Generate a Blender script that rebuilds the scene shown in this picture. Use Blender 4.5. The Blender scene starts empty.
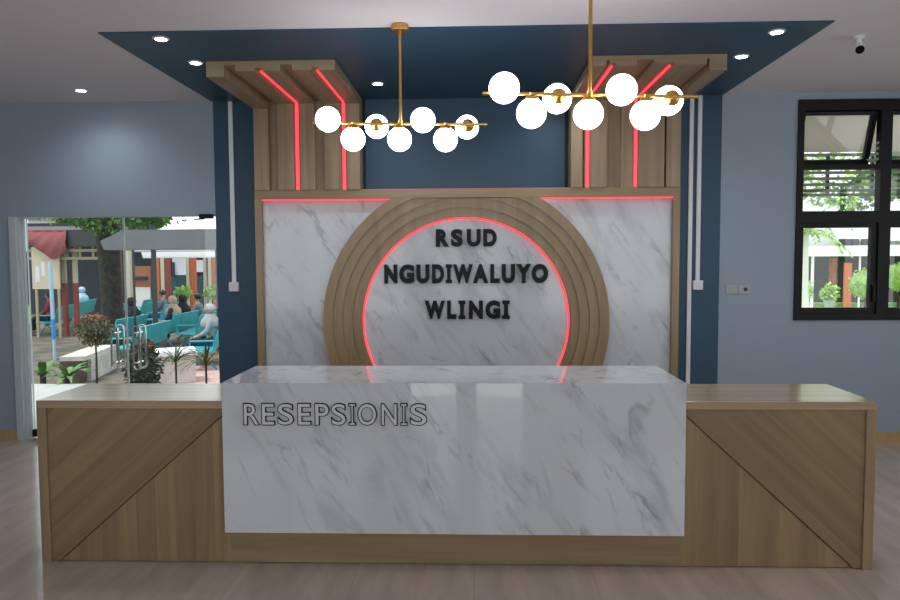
import bpy, bmesh, math, random
from mathutils import Vector, Matrix
random.seed(7)
R = math.radians
SC = bpy.context.scene
COL = SC.collection

# ------------------------------------------------------------------ materials
def lin(c):
    return tuple(((v/255)/12.92 if v/255 <= .04045 else ((v/255+.055)/1.055)**2.4) for v in c)

def newmat(name):
    m = bpy.data.materials.new(name); m.use_nodes = True
    nt = m.node_tree
    return m, nt, nt.nodes['Principled BSDF']

def plain(name, col, rough=.5, metal=0., spec=.5, var=.06, scale=14.):
    m, nt, b = newmat(name)
    b.inputs['Roughness'].default_value = rough
    b.inputs['Metallic'].default_value = metal
    b.inputs['Specular IOR Level'].default_value = spec
    tc = nt.nodes.new('ShaderNodeTexCoord'); n = nt.nodes.new('ShaderNodeTexNoise')
    n.inputs['Scale'].default_value = scale; n.inputs['Detail'].default_value = 4
    r = nt.nodes.new('ShaderNodeValToRGB')
    r.color_ramp.elements[0].position = .3; r.color_ramp.elements[1].position = .7
    r.color_ramp.elements[0].color = tuple(c*(1-var) for c in col)+(1,)
    r.color_ramp.elements[1].color = tuple(min(1, c*(1+var)) for c in col)+(1,)
    nt.links.new(tc.outputs['Object'], n.inputs['Vector'])
    nt.links.new(n.outputs['Fac'], r.inputs['Fac']); nt.links.new(r.outputs['Color'], b.inputs['Base Color'])
    return m

def emit(name, col, s, base=(.8, .8, .8)):
    m, nt, b = newmat(name)
    b.inputs['Base Color'].default_value = base+(1,)
    b.inputs['Emission Color'].default_value = col+(1,)
    b.inputs['Emission Strength'].default_value = s
    b.inputs['Roughness'].default_value = .3
    return m

def math_node(nt, op, a, bv=None):
    n = nt.nodes.new('ShaderNodeMath'); n.operation = op
    for i, v in enumerate((a, bv)):
        if v is None: continue
        if isinstance(v, (int, float)): n.inputs[i].default_value = v
        else: nt.links.new(v, n.inputs[i])
    return n.outputs[0]

def wood(name, c0, c1, rough=.35, plank=0., tone=.12):
    """UV: u along the grain in metres, v across it"""
    m, nt, b = newmat(name)
    uv = nt.nodes.new('ShaderNodeUVMap'); uv.uv_map = 'UVMap'
    sep = nt.nodes.new('ShaderNodeSeparateXYZ'); nt.links.new(uv.outputs['UV'], sep.inputs[0])
    comb = nt.nodes.new('ShaderNodeCombineXYZ')
    nt.links.new(math_node(nt, 'MULTIPLY', sep.outputs['X'], .9), comb.inputs[0])
    nt.links.new(math_node(nt, 'MULTIPLY', sep.outputs['Y'], 16.), comb.inputs[1])
    if plank:
        idx = math_node(nt, 'FLOOR', math_node(nt, 'DIVIDE', sep.outputs['Y'], plank))
        nt.links.new(math_node(nt, 'MULTIPLY', idx, 3.7), comb.inputs[2])
    n = nt.nodes.new('ShaderNodeTexNoise'); n.inputs['Scale'].default_value = 1.; n.inputs['Detail'].default_value = 5
    n.inputs['Distortion'].default_value = .5
    nt.links.new(comb.outputs[0], n.inputs['Vector'])
    r = nt.nodes.new('ShaderNodeValToRGB')
    r.color_ramp.elements[0].position = .28; r.color_ramp.elements[1].position = .7
    r.color_ramp.elements[0].color = c0+(1,); r.color_ramp.elements[1].color = c1+(1,)
    nt.links.new(n.outputs['Fac'], r.inputs['Fac'])
    out = r.outputs['Color']
    if plank:
        wn = nt.nodes.new('ShaderNodeTexWhiteNoise'); wn.noise_dimensions = '1D'
        nt.links.new(idx, wn.inputs['W'])
        val = math_node(nt, 'ADD', math_node(nt, 'MULTIPLY', wn.outputs['Value'], tone*2), 1-tone)
        mx = nt.nodes.new('ShaderNodeVectorMath'); mx.operation = 'SCALE'
        nt.links.new(out, mx.inputs[0]); nt.links.new(val, mx.inputs['Scale']); out = mx.outputs[0]
    nt.links.new(out, b.inputs['Base Color'])
    b.inputs['Roughness'].default_value = rough
    return m

def marble(name, rough=.06, off=(0, 0, 0), spec=.5):
    m, nt, b = newmat(name)
    tc = nt.nodes.new('ShaderNodeTexCoord')
    mp = nt.nodes.new('ShaderNodeMapping'); mp.vector_type = 'POINT'
    mp.inputs['Rotation'].default_value = (0, R(-57), 0)      # local X runs along the vein
    mp.inputs['Location'].default_value = off
    nt.links.new(tc.outputs['Object'], mp.inputs['Vector'])
    st = nt.nodes.new('ShaderNodeMapping'); st.inputs['Scale'].default_value = (1.0, 2.0, 3.7)
    nt.links.new(mp.outputs[0], st.inputs['Vector'])
    def noise(scale, detail, dist, loc, rough_=.55):
        mm = nt.nodes.new('ShaderNodeMapping'); mm.inputs['Location'].default_value = loc
        nt.links.new(st.outputs[0], mm.inputs['Vector'])
        n = nt.nodes.new('ShaderNodeTexNoise'); n.inputs['Scale'].default_value = scale
        n.inputs['Detail'].default_value = detail; n.inputs['Distortion'].default_value = dist
        n.inputs['Roughness'].default_value = rough_
        nt.links.new(mm.outputs[0], n.inputs['Vector']); return n.outputs['Fac']
    def ridge(f, w):
        d = math_node(nt, 'ABSOLUTE', math_node(nt, 'SUBTRACT', f, .5))
        q = nt.nodes.new('ShaderNodeMapRange'); q.inputs['From Min'].default_value = 0; q.inputs['From Max'].default_value = w
        q.inputs['To Min'].default_value = 1; q.inputs['To Max'].default_value = 0; q.clamp = True
        nt.links.new(d, q.inputs['Value']); return q.outputs[0]
    def gate(f, a, bb):
        q = nt.nodes.new('ShaderNodeMapRange'); q.inputs['From Min'].default_value = a; q.inputs['From Max'].default_value = bb; q.clamp = True
        nt.links.new(f, q.inputs['Value']); return q.outputs[0]
    v1 = math_node(nt, 'MULTIPLY', ridge(noise(1.15, 4, .5, (0, 0, 0)), .03), gate(noise(1.9, 2, 0, (5, 3, 1)), .52, .64))
    v2 = math_node(nt, 'MULTIPLY', ridge(noise(2.6, 3, .5, (9, 4, 2)), .03), gate(noise(2.2, 2, 0, (2, 8, 7)), .55, .68))
    v3 = math_node(nt, 'MULTIPLY', gate(noise(1.7, 5, .6, (4, 1, 8), .6), .53, .76), .42)
    tot = math_node(nt, 'ADD', math_node(nt, 'MULTIPLY', v1, .55), math_node(nt, 'ADD', math_node(nt, 'MULTIPLY', v2, .36), v3))
    tot = math_node(nt, 'MINIMUM', tot, .85)
    mix = nt.nodes.new('ShaderNodeMix'); mix.data_type = 'RGBA'
    mix.inputs['A'].default_value = (.60, .625, .65, 1); mix.inputs['B'].default_value = (.17, .185, .21, 1)
    nt.links.new(tot, mix.inputs['Factor'])
    nt.links.new(mix.outputs['Result'], b.inputs['Base Color'])
    b.inputs['Roughness'].default_value = rough
    b.inputs['Specular IOR Level'].default_value = spec
    return m

def glass(name, tint=(.96, .98, .97), refl=1.0):
    m = bpy.data.materials.new(name); m.use_nodes = True
    nt = m.node_tree; nt.nodes.clear()
    o = nt.nodes.new('ShaderNodeOutputMaterial'); t = nt.nodes.new('ShaderNodeBsdfTransparent'); g = nt.nodes.new('ShaderNodeBsdfGlossy')
    g.inputs['Roughness'].default_value = .01; t.inputs['Color'].default_value = tint+(1,)
    f = nt.nodes.new('ShaderNodeFresnel'); f.inputs['IOR'].default_value = 1.45
    mx = nt.nodes.new('ShaderNodeMixShader')
    nt.links.new(math_node(nt, 'MULTIPLY', f.outputs[0], refl), mx.inputs[0])
    nt.links.new(t.outputs[0], mx.inputs[1]); nt.links.new(g.outputs[0], mx.inputs[2]); nt.links.new(mx.outputs[0], o.inputs[0])
    return m

def tiles(name, c0, c1, size, rough, joint=(.18, .16, .14)):
    m, nt, b = newmat(name)
    tc = nt.nodes.new('ShaderNodeTexCoord')
    br = nt.nodes.new('ShaderNodeTexBrick'); br.offset = 0.; br.inputs['Scale'].default_value = 1.
    br.inputs['Brick Width'].default_value = size; br.inputs['Row Height'].default_value = size
    br.inputs['Mortar Size'].default_value = .0015; br.inputs['Mortar'].default_value = joint+(1,)
    nt.links.new(tc.outputs['Object'], br.inputs['Vector'])
    mp = nt.nodes.new('ShaderNodeMapping'); mp.inputs['Scale'].default_value = (7, 1.2, 1)
    nt.links.new(tc.outputs['Object'], mp.inputs['Vector'])
    n = nt.nodes.new('ShaderNodeTexNoise'); n.inputs['Scale'].default_value = 1.6; n.inputs['Detail'].default_value = 6
    nt.links.new(mp.outputs[0], n.inputs['Vector'])
    r = nt.nodes.new('ShaderNodeValToRGB'); r.color_ramp.elements[0].position = .3; r.color_ramp.elements[1].position = .7
    r.color_ramp.elements[0].color = c0+(1,); r.color_ramp.elements[1].color = c1+(1,)
    nt.links.new(n.outputs['Fac'], r.inputs['Fac'])
    nt.links.new(r.outputs['Color'], br.inputs['Color1']); nt.links.new(r.outputs['Color'], br.inputs['Color2'])
    nt.links.new(br.outputs['Color'], b.inputs['Base Color'])
    b.inputs['Roughness'].default_value = rough
    return m

def two(name, c0, c1, scale, rough=.7, a=.4, bb=.6):
    m, nt, b = newmat(name)
    tc = nt.nodes.new('ShaderNodeTexCoord'); n = nt.nodes.new('ShaderNodeTexNoise')
    n.inputs['Scale'].default_value = scale; n.inputs['Detail'].default_value = 6
    r = nt.nodes.new('ShaderNodeValToRGB'); r.color_ramp.elements[0].position = a; r.color_ramp.elements[1].position = bb
    r.color_ramp.elements[0].color = c0+(1,); r.color_ramp.elements[1].color = c1+(1,)
    nt.links.new(tc.outputs['Object'], n.inputs['Vector']); nt.links.new(n.outputs['Fac'], r.inputs['Fac'])
    nt.links.new(r.outputs['Color'], b.inputs['Base Color']); b.inputs['Roughness'].default_value = rough
    return m

M = {}
M['wood'] = wood('light_oak', (.235, .165, .086), (.345, .248, .135), .32)
M['wood_top'] = wood('oak_worktop', (.32, .235, .14), (.44, .33, .205), .17)
M['wood_planks'] = wood('oak_planks', (.205, .143, .069), (.325, .228, .113), .38, plank=.105, tone=.13)
M['wood_diag'] = wood('oak_diagonal_planks', (.18, .125, .059), (.275, .193, .096), .38, plank=.115, tone=.10)
M['wood_slat'] = wood('oak_slats', (.235, .172, .105), (.375, .28, .175), .4)
M['marble'] = marble('white_marble_sheet', .035, (0, 0, 0), 1.)
M['marble_wall'] = marble('white_marble_wall_sheet', .09, (3.1, .4, 1.7))
M['wall_blue'] = plain('pale_blue_paint', (.285, .352, .418), .55, var=.02, scale=1.2)
M['wall_teal'] = plain('dark_teal_paint', (.021, .068, .116), .45, var=.03, scale=1.5)
M['ceil'] = plain('white_ceiling_paint', (.70, .672, .70), .8, var=.01, scale=.8)
M['white_wall'] = plain('white_paint', (.66, .67, .67), .7, var=.02)
M['floor'] = tiles('glossy_beige_tiles', (.42, .34, .28), (.53, .43, .36), .6, .13, (.34, .28, .24))
M['skirt'] = plain('tan_skirting_tile', (.46, .31, .13), .3, var=.1)
M['alu'] = plain('grey_white_aluminium', (.50, .56, .57), .4, var=.03)
M['black'] = plain('black_metal', (.008, .0075, .0075), .5, spec=.25, var=.1)
M['blackgap'] = plain('black_board', (.006, .006, .007), .8)
M['gloss_black'] = plain('gloss_black_acrylic', (.004, .004, .006), .3, spec=.2)
M['white_pl'] = plain('white_plastic', (.74, .76, .78), .35, var=.02)
M['cream_pl'] = plain('cream_plastic', (.37, .40, .40), .4, var=.02)
M['brass'] = plain('brushed_brass', (.62, .36, .10), .3, metal=1., var=.05)
M['globe'] = emit('lit_opal_glass', (.97, .97, 1.), 9.)
M['lamp'] = emit('lit_downlight_lens', (.9, .95, 1.), 60.)
M['red'] = emit('red_light_strip', (1., .055, .085), 1.35, (.6, .08, .09))
M['red_soft'] = emit('red_light_strip_dim', (1., .06, .09), .6, (.6, .08, .09))
M['chrome'] = plain('polished_steel', (.78, .78, .76), .12, metal=1., var=.02)
M['glass'] = glass('clear_glass')
M['glass_door'] = glass('clear_door_glass', (.93, .96, .95))
M['letter_face'] = plain('satin_grey_face', (.62, .63, .64), .3, var=.02)
M['toe'] = plain('dark_toe_board', (.05, .035, .022), .6)

# ------------------------------------------------------------------ mesh builder
class MB:
    def __init__(s):
        s.bm = bmesh.new(); s.uv = s.bm.loops.layers.uv.new('UVMap'); s.mi = 0
    def face(s, vs, uvs=None):
        try: f = s.bm.faces.new(vs)
        except ValueError: return None
        f.material_index = s.mi
        if uvs:
            for l, u in zip(f.loops, uvs): l[s.uv].uv = u
        return f
    def guv(s, f, grain):
        """grain: unit vector; u along it, v across"""
        g = Vector(grain).normalized(); n = f.normal if f.normal.length else Vector((0, 0, 1))
        a = g.cross(n)
        if a.length < .2: a = Vector((1, 0, 0)) if abs(g.x) < .9 else Vector((0, 0, 1))
        a.normalize()
        if sum(a) < 0: a = -a
        for l in f.loops: l[s.uv].uv = (l.vert.co.dot(g), l.vert.co.dot(a))
    def box(s, x0, x1, y0, y1, z0, z1, grain=(1, 0, 0), bev=0.):
        pts = [(x0, y0, z0), (x1, y0, z0), (x1, y1, z0), (x0, y1, z0), (x0, y0, z1), (x1, y0, z1), (x1, y1, z1), (x0, y1, z1)]
        v = [s.bm.verts.new(p) for p in pts]
        fs = [s.face([v[i] for i in q]) for q in ((3, 2, 1, 0), (4, 5, 6, 7), (0, 1, 5, 4), (1, 2, 6, 5), (2, 3, 7, 6), (3, 0, 4, 7))]
        if bev > 0:
            es = set(e for f in fs for e in f.edges)
            r = bmesh.ops.bevel(s.bm, geom=list(es), offset=bev, segments=2, affect='EDGES', profile=.5)
            fs = [f for f in s.bm.faces if f.is_valid and (f in r['faces'] or any(vv in r['verts'] for vv in f.verts) or f in fs)]
        for f in fs:
            if f.is_valid:
                f.normal_update(); f.material_index = s.mi; s.guv(f, grain)
        return s
    def prism(s, poly, axis, a, b, grain=(0, 0, 1)):
        """poly: 2D points; axis 0/1/2 extruded from a to b"""
        def P(p, t):
            if axis == 0: return (t, p[0], p[1])
            if axis == 1: return (p[0], t, p[1])
            return (p[0], p[1], t)
        A = [s.bm.verts.new(P(p, a)) for p in poly]; B = [s.bm.verts.new(P(p, b)) for p in poly]
        fs = [s.face(A), s.face(B[::-1])]
        n = len(poly)
        for i in range(n): fs.append(s.face([A[i], B[i], B[(i+1) % n], A[(i+1) % n]]))
        for f in fs:
            if f: f.normal_update(); s.guv(f, grain)
        return s
    def tube(s, pts, r, seg=10, cap=True):
        pts = [Vector(p) for p in pts]; rr = r if isinstance(r, (list, tuple)) else [r]*len(pts)
        rings = []; prev = None
        for i, p in enumerate(pts):
            d = (pts[min(i+1, len(pts)-1)]-pts[max(i-1, 0)]).normalized()
            if prev is None:
                up = Vector((0, 0, 1)) if abs(d.z) < .9 else Vector((1, 0, 0))
                a = d.cross(up).normalized()
            else:
                a = (prev-d*prev.dot(d)).normalized()
            prev = a; b = d.cross(a)
            rings.append([s.bm.verts.new(p+(a*math.cos(t)+b*math.sin(t))*rr[i]) for t in [2*math.pi*k/seg for k in range(seg)]])
        for A, B in zip(rings, rings[1:]):
            for k in range(seg): s.face([A[k], A[(k+1) % seg], B[(k+1) % seg], B[k]])
        if cap: s.face(rings[0][::-1]); s.face(rings[-1])
        return s
    def lathe(s, prof, c=(0, 0, 0), axis=(0, 0, 1), seg=24):
        ax = Vector(axis).normalized(); c = Vector(c)
        up = Vector((1, 0, 0)) if abs(ax.x) < .9 else Vector((0, 1, 0))
        a = ax.cross(up).normalized(); b = ax.cross(a)
        rings = []
        for r, h in prof:
            if r < 1e-6: rings.append([s.bm.verts.new(c+ax*h)])
            else: rings.append([s.bm.verts.new(c+ax*h+(a*math.cos(t)+b*math.sin(t))*r) for t in [2*math.pi*k/seg for k in range(seg)]])
        for A, B in zip(rings, rings[1:]):
            if len(A) == 1 and len(B) == 1: continue
            for k in range(seg):
                k2 = (k+1) % seg
                if len(A) == 1: s.face([A[0], B[k2], B[k]])
                elif len(B) == 1: s.face([A[k], A[k2], B[0]])
                else: s.face([A[k], A[k2], B[k2], B[k]])
        return s
    def sphere(s, c, r, seg=24, rings=14, sc=(1, 1, 1)):
        n0 = len(s.bm.verts)
        s.lathe([(r*math.sin(math.pi*i/rings), -r*math.cos(math.pi*i/rings)) for i in range(rings+1)], (0, 0, 0), (0, 0, 1), seg)
        s.bm.verts.ensure_lookup_table()
        for v in s.bm.verts[n0:]: v.co = Vector((v.co.x*sc[0], v.co.y*sc[1], v.co.z*sc[2]))+Vector(c)
        return s
    def leaf(s, p, d, w, n=None):
        """one folded leaf blade from p along d"""
        p = Vector(p); d = Vector(d); L = d.length
        a = d.cross(n if n else Vector((random.uniform(-1, 1), random.uniform(-1, 1), random.uniform(-1, 1))))
        if a.length < 1e-5: a = Vector((1, 0, 0))
        a = a.normalized()*w; up = a.cross(d).normalized()*w*.3
        v = [s.bm.verts.new(q) for q in (p, p+d*.5+a+up, p+d, p+d*.5-a+up, p+d*.5)]
        s.face([v[0], v[1], v[4]]); s.face([v[1], v[2], v[4]]); s.face([v[2], v[3], v[4]]); s.face([v[3], v[0], v[4]])
        return s
    def foliage(s, c, r, n, size, sc=(1, 1, 1), shell=.55):
        for _ in range(n):
            u = Vector((random.gauss(0, 1), random.gauss(0, 1), random.gauss(0, 1))).normalized()
            q = r*(shell+(1-shell)*random.random())
            p = Vector(c)+Vector((u.x*q*sc[0], u.y*q*sc[1], u.z*q*sc[2]))
            d = (u*.5+Vector((random.uniform(-1, 1), random.uniform(-1, 1), random.uniform(-1, .6)))).normalized()*size*random.uniform(.7, 1.3)
            s.leaf(p, d, size*.3)
        return s
    def build(s, name, mat, parent=None, smooth=False, keep=False):
        bm = s.bm
        bmesh.ops.recalc_face_normals(bm, faces=bm.faces[:])
        if parent is not None and not keep:
            off = Vector(parent.get('_o', (0, 0, 0)))
            for v in bm.verts: v.co -= off
        me = bpy.data.meshes.new(name); bm.to_mesh(me); bm.free()
        for mm in (mat if isinstance(mat, (list, tuple)) else [mat]): me.materials.append(mm)
        if smooth:
            for p in me.polygons: p.use_smooth = True
            try: me.set_sharp_from_angle(angle=R(40))
            except Exception: pass
        o = bpy.data.objects.new(name, me); COL.objects.link(o)
        if parent is not None: o.parent = parent
        return o

def tag(o, label=None, cat=None, group=None, kind=None):
    if label: o['label'] = label
    if cat: o['category'] = cat
    if group: o['group'] = group
    if kind: o['kind'] = kind
    return o

ROOTS = []
def thing(name, label, cat, loc=(0, 0, 0), group=None):
    """Empty at the base of a thing; its parts are given in world coordinates"""
    o = bpy.data.objects.new(name, None); COL.objects.link(o)
    o.location = loc; o['_o'] = tuple(loc); o.empty_display_size = .1
    ROOTS.append(o)
    return tag(o, label, cat, group)

def part(name, mb, mat, parent, smooth=False):
    o = mb.build(name, mat, parent, smooth); o['_o'] = tuple(parent.get('_o', (0, 0, 0))); ROOTS.append(o)
    return o

def struct(name, mb, mat, smooth=False, parent=None):
    o = mb.build(name, mat, None, smooth)
    if parent is not None: o.parent = parent
    else: o['kind'] = 'structure'
    return o

def copy_tree(o, parent=None):
    c = o.copy(); COL.objects.link(c)
    if parent is not None: c.parent = parent
    for ch in list(o.children): copy_tree(ch, c)
    return c

# ------------------------------------------------------------------ room shell
ZC = 2.97; YW = 6.06; TW = .16; XL, XR = -5.6, 5.2; YB = -.95
DX0, DX1, DZ = -4.06, -2.236, 1.985        # glass entrance in the far wall
WX0, WX1, WZ0, WZ1 = 2.735, 4.33, 1.06, 2.915

struct('floor', MB().box(XL-.2, XR+.2, YB-.2, YW+TW, -.1, 0), M['floor'])
struct('ceiling', MB().box(XL-.2, XR+.2, YB-.2, YW+TW, ZC, ZC+.12), M['ceil'])
w = MB()
w.box(XL-.2, DX0, YW, YW+TW, 0, ZC); w.box(DX0, DX1, YW, YW+TW, DZ, ZC); w.box(DX1, WX0, YW, YW+TW, 0, ZC)
w.box(WX0, WX1, YW, YW+TW, 0, WZ0); w.box(WX0, WX1, YW, YW+TW, WZ1, ZC); w.box(WX1, XR+.2, YW, YW+TW, 0, ZC)
struct('wall_far', w, M['wall_blue'])
struct('wall_left', MB().box(XL-.2, XL, YB, YW, 0, ZC), M['wall_blue'])
RW = (.6, 4.6, .7, 2.65)                    # unseen window added in the right wall to brighten this side
rwm = MB().box(XR, XR+.2, YB, RW[0], 0, ZC).box(XR, XR+.2, RW[1], YW, 0, ZC)
rwm.box(XR, XR+.2, RW[0], RW[1], 0, RW[2]).box(XR, XR+.2, RW[0], RW[1], RW[3], ZC)
struct('wall_right', rwm, M['wall_blue'])
rf_ = MB()
for yy in (RW[0], RW[0]+1.3, RW[0]+2.65, RW[1]-.05): rf_.box(XR+.05, XR+.12, yy, yy+.05, RW[2], RW[3])
for zz in (RW[2], RW[3]-.05): rf_.box(XR+.052, XR+.118, RW[0], RW[1], zz, zz+.05)
struct('window_4', rf_, M['black'])  # frame of the added window
# the wall behind the camera: entrance doorway and two unseen windows, widened for more daylight
bw = MB()
BO = [(-5.2, -1.2, .6, 2.55), (-.78, .62, 0, 2.5), (1.2, 4.9, .6, 2.55)]
xs = XL
for (a, b_, z0, z1) in BO:
    bw.box(xs, a, YB-.16, YB, 0, ZC)
    if z0 > 0: bw.box(a, b_, YB-.16, YB, 0, z0)
    bw.box(a, b_, YB-.16, YB, z1, ZC); xs = b_
bw.box(xs, XR, YB-.16, YB, 0, ZC)
struct('wall_back', bw, M['white_wall'])
for i, (a, b_, z0, z1) in enumerate(BO):
    f = MB(); t = .05
    f.box(a, a+t, YB-.12, YB-.04, z0, z1); f.box(b_-t, b_, YB-.12, YB-.04, z0, z1)
    f.box(a+t, b_-t, YB-.12, YB-.04, z1-t, z1)
    if z0 > 0: f.box(a+t, b_-t, YB-.12, YB-.04, z0, z0+t)
    n = 1 if i == 1 else 3
    for k in range(1, n+1):
        xm = a+(b_-a)*k/(n+1); f.box(xm-.12 if i == 1 else xm-.03, xm+.12 if i == 1 else xm+.03, YB-.12, YB-.04, z0+(t if z0 > 0 else 0), z1-t)
    struct('door_2' if i == 1 else 'window_%d' % (2+i//2), f, M['black'])
struct('ceiling_inset', MB().box(-2.248, 2.102, 4.222, YW, ZC-.008, ZC), M['wall_teal'])
struct('wall_accent', MB().box(-2.236, 2.102, YW-.008, YW, 0, ZC-.008), M['wall_teal'])
struct('baseboard_left', MB().box(XL, DX0-.02, YW-.012, YW, 0, .085), M['skirt'])
struct('baseboard_right', MB().box(2.104, XR, YW-.012, YW, 0, .10), M['skirt'])

# glass entrance doors in the far wall
fr = MB()
fr.box(DX0-.012, DX0+.05, YW-.022, YW+.02, 0, DZ).box(DX0, DX0+.062, YW+.02, YW+.13, 0, DZ).box(DX0+.05, DX0+.07, YW+.05, YW+.11, 0, DZ)
struct('door_1', fr, M['alu'])
for k, (a, b_) in enumerate(((DX0+.075, -3.108), (-3.098, DX1-.005))):
    leaf = thing('glass_door_leaf', ('left frameless glass leaf of the entrance, hung on the pale aluminium jamb',
                 'right frameless glass leaf of the entrance, reaching the dark teal wall')[k], 'door', ((a+b_)/2, YW+.08, .01))
    part('glass_pane', MB().box(a, b_, YW+.074, YW+.086, .012, DZ-.01), M['glass_door'], leaf)
    if k: part('edge_strip', MB().box(a-.004, a+.008, YW+.070, YW+.09, .012, DZ-.012), M['alu'], leaf)
    part('floor_patch', MB().box((a, b_-.15)[k], (a+.15, b_)[k], YW+.062, YW+.098, .012, .075), M['black'], leaf)
    hx = (-3.185, -2.985)[k]
    for s in (-1, 1):
        yy = YW+.08+s*.05; xx = hx
        zl0, zl1 = .66, .985
        h = MB(); pts = [(xx-.032, yy, zl0), (xx-.032, yy, zl1)]
        pts += [(xx+.032*math.cos(t), yy, zl1+.032*math.sin(t)) for t in [math.pi*(1-q/8) for q in range(1, 8)]]
        pts += [(xx+.032, yy, zl1), (xx+.032, yy, zl0)]
        pts += [(xx+.032*math.cos(t), yy, zl0-.032*math.sin(t)) for t in [math.pi*q/8 for q in range(1, 8)]]
        h.tube(pts+[pts[0]], .0085, 10, cap=False)
        for zz in (zl0+.03, zl1-.03): h.tube([(xx, YW+.08, zz), (xx, yy, zz), (xx-.032, yy, zz)], .008, 8)
        part('pull_handle', h, M['chrome'], leaf, True)

# black framed window, right
wf = MB(); y0, y1 = YW-.02, YW+.06
XM = 3.455
wf.box(WX0, WX0+.05, y0, y1, WZ0, WZ1); wf.box(WX1-.05, WX1, y0, y1, WZ0, WZ1)
wf.box(WX0+.05, WX1-.05, y0, y1, WZ1-.09, WZ1); wf.box(WX0+.05, WX1-.05, y0, y1, WZ0, WZ0+.055)
wf.box(XM-.035, XM+.055, y0, y1, WZ0+.055, WZ1-.09)
for (a, b_) in ((WX0+.05, XM-.035), (XM+.055, WX1-.05)):
    wf.box(a, b_, y0, y1, 2.335, 2.375); wf.box(a, b_, y0, y1, 1.885, 1.985)
win = struct('window_1', wf, M['black'])
for (a, b_) in ((WX0+.05, XM-.035), (XM+.055, WX1-.05)):
    c = MB(); e = .05                                     # lower casement
    c.box(a, a+.02, y0+.02, y1-.01, 1.115, 1.885); c.box(b_-e, b_, y0+.02, y1-.01, 1.115, 1.885)
    c.box(a+.02, b_-e, y0+.02, y1-.01, 1.115, 1.165); c.box(a+.02, b_-e, y0+.02, y1-.01, 1.845, 1.885)
    c.box(b_-.035, b_-.02, y0-.02, y0+.02, 1.22, 1.36)
    struct('casement_sash', c, M['black'], parent=win)
    struct('casement_pane', MB().box(a+.02, b_-e, YW+.02, YW+.025, 1.165, 1.845), M['glass'], parent=win)
    struct('fixed_pane', MB().box(a, b_, YW+.02, YW+.025, 1.985, 2.335), M['glass'], parent=win)
    # top-hung vent pushed open: bottom swings outwards
    sw, piv = MB(), Vector((0, YW+.05, WZ1-.09)); H = .45
    sw.box(a+.005, a+.035, -.02, .02, -H, 0); sw.box(b_-.05, b_-.005, -.02, .02, -H, 0)
    sw.box(a+.035, b_-.05, -.02, .02, -.03, 0); sw.box(a+.035, b_-.05, -.02, .02, -H, -H+.045)
    gl = MB().box(a+.035, b_-.05, -.003, .003, -H+.045, -.03)
    for bm_, nm, mt in ((sw, 'vent_sash', M['black']), (gl, 'vent_pane', M['glass'])):
        for v in bm_.bm.verts: v.co = piv+Matrix.Rotation(R(17), 3, 'X') @ v.co
        struct(nm, bm_, mt, parent=win)
    arm = MB().tube([(b_-.02, YW+.03, 2.40), (b_-.02, YW+.17, 2.44)], .008, 6)
    for q in range(4): arm.box(b_-.012, b_-.002, YW+.01, YW+.03, 2.41+.045*q, 2.43+.045*q)
    struct('stay_arm', arm, M['alu'], parent=win)

# ------------------------------------------------------------------ reception desk
DY, DB = 3.558, 4.065; DXL, DXR = -2.293, 2.035; HW = .869
MX0, MX1, MY0, MY1, MZ0, MZ1 = -1.284, 1.063, 3.498, 4.072, .194, .973
desk = thing('reception_desk', 'long oak reception desk with a raised white marble block and black outlined lettering', 'reception desk', (-.14, 3.8, 0))
for sx in (-1, 1):
    if sx < 0: xo, xi = DXL, MX0
    else: xo, xi = DXR, MX1
    a, b_ = min(xo, xi), max(xo, xi)
    part('worktop', MB().box(a, b_, DY, DB, HW-.042, HW, (1, 0, 0), .003), M['wood_top'], desk)
    so = xo-sx*.05
    part('side_panel', MB().box(min(xo, so), max(xo, so), DY, DB, 0, HW-.042, (0, 0, 1), .002), M['wood'], desk)
    # front: upright boards below the diagonal, slanting boards above it
    yf = DY+.016; zb = .005; zt = HW-.044
    part('backing_panel', MB().box(min(so, xi), max(so, xi), yf+.022, yf+.04, 0.0, zt), M['toe'], desk)
    low = [(so-sx*.045, zb), (xi, zb), (xi, zt-.016)]
    dv = Vector((low[2][0]-low[0][0], low[2][1]-low[0][1])).normalized()
    part('upright_board_panel', MB().prism(low if sx < 0 else low[::-1], 1, yf+.004, yf+.022, (0, 0, 1)), M['wood_planks'], desk)
    up = [(so, zb), (so-sx*.038, zb), (xi, zt-.010), (xi, zt), (so, zt)]
    part('diagonal_board_panel', MB().prism(up if sx < 0 else up[::-1], 1, yf-.004, yf+.022, (dv.x, 0, dv.y)), M['wood_diag'], desk)
    part('back_shelf', MB().box(min(so, xi), max(so, xi), yf+.05, DB-.02, .42, .44), M['wood'], desk)
part('base_panel', MB().box(MX0, MX1, DY+.02, DY+.058, .005, MZ0+.01, (1, 0, 0)), M['wood'], desk)
part('toe_board', MB().box(DXL+.05, DXR-.05, DY+.06, DY+.08, 0, .03), M['toe'], desk)
mb = MB().box(MX0, MX1, MY0, MY0+.02, MZ0, MZ1, (1, 0, 0)).box(MX0, MX1, MY0+.02, MY1, MZ1-.02, MZ1, (1, 0, 0))
mb.box(MX0, MX0+.02, MY0+.02, MY1, MZ0, MZ1-.02).box(MX1-.02, MX1, MY0+.02, MY1, MZ0, MZ1-.02).box(MX0+.02, MX1-.02, MY0+.02, MY0+.06, MZ0, MZ0+.02)
block = part('marble_block', mb, M['marble'], desk)

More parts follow.
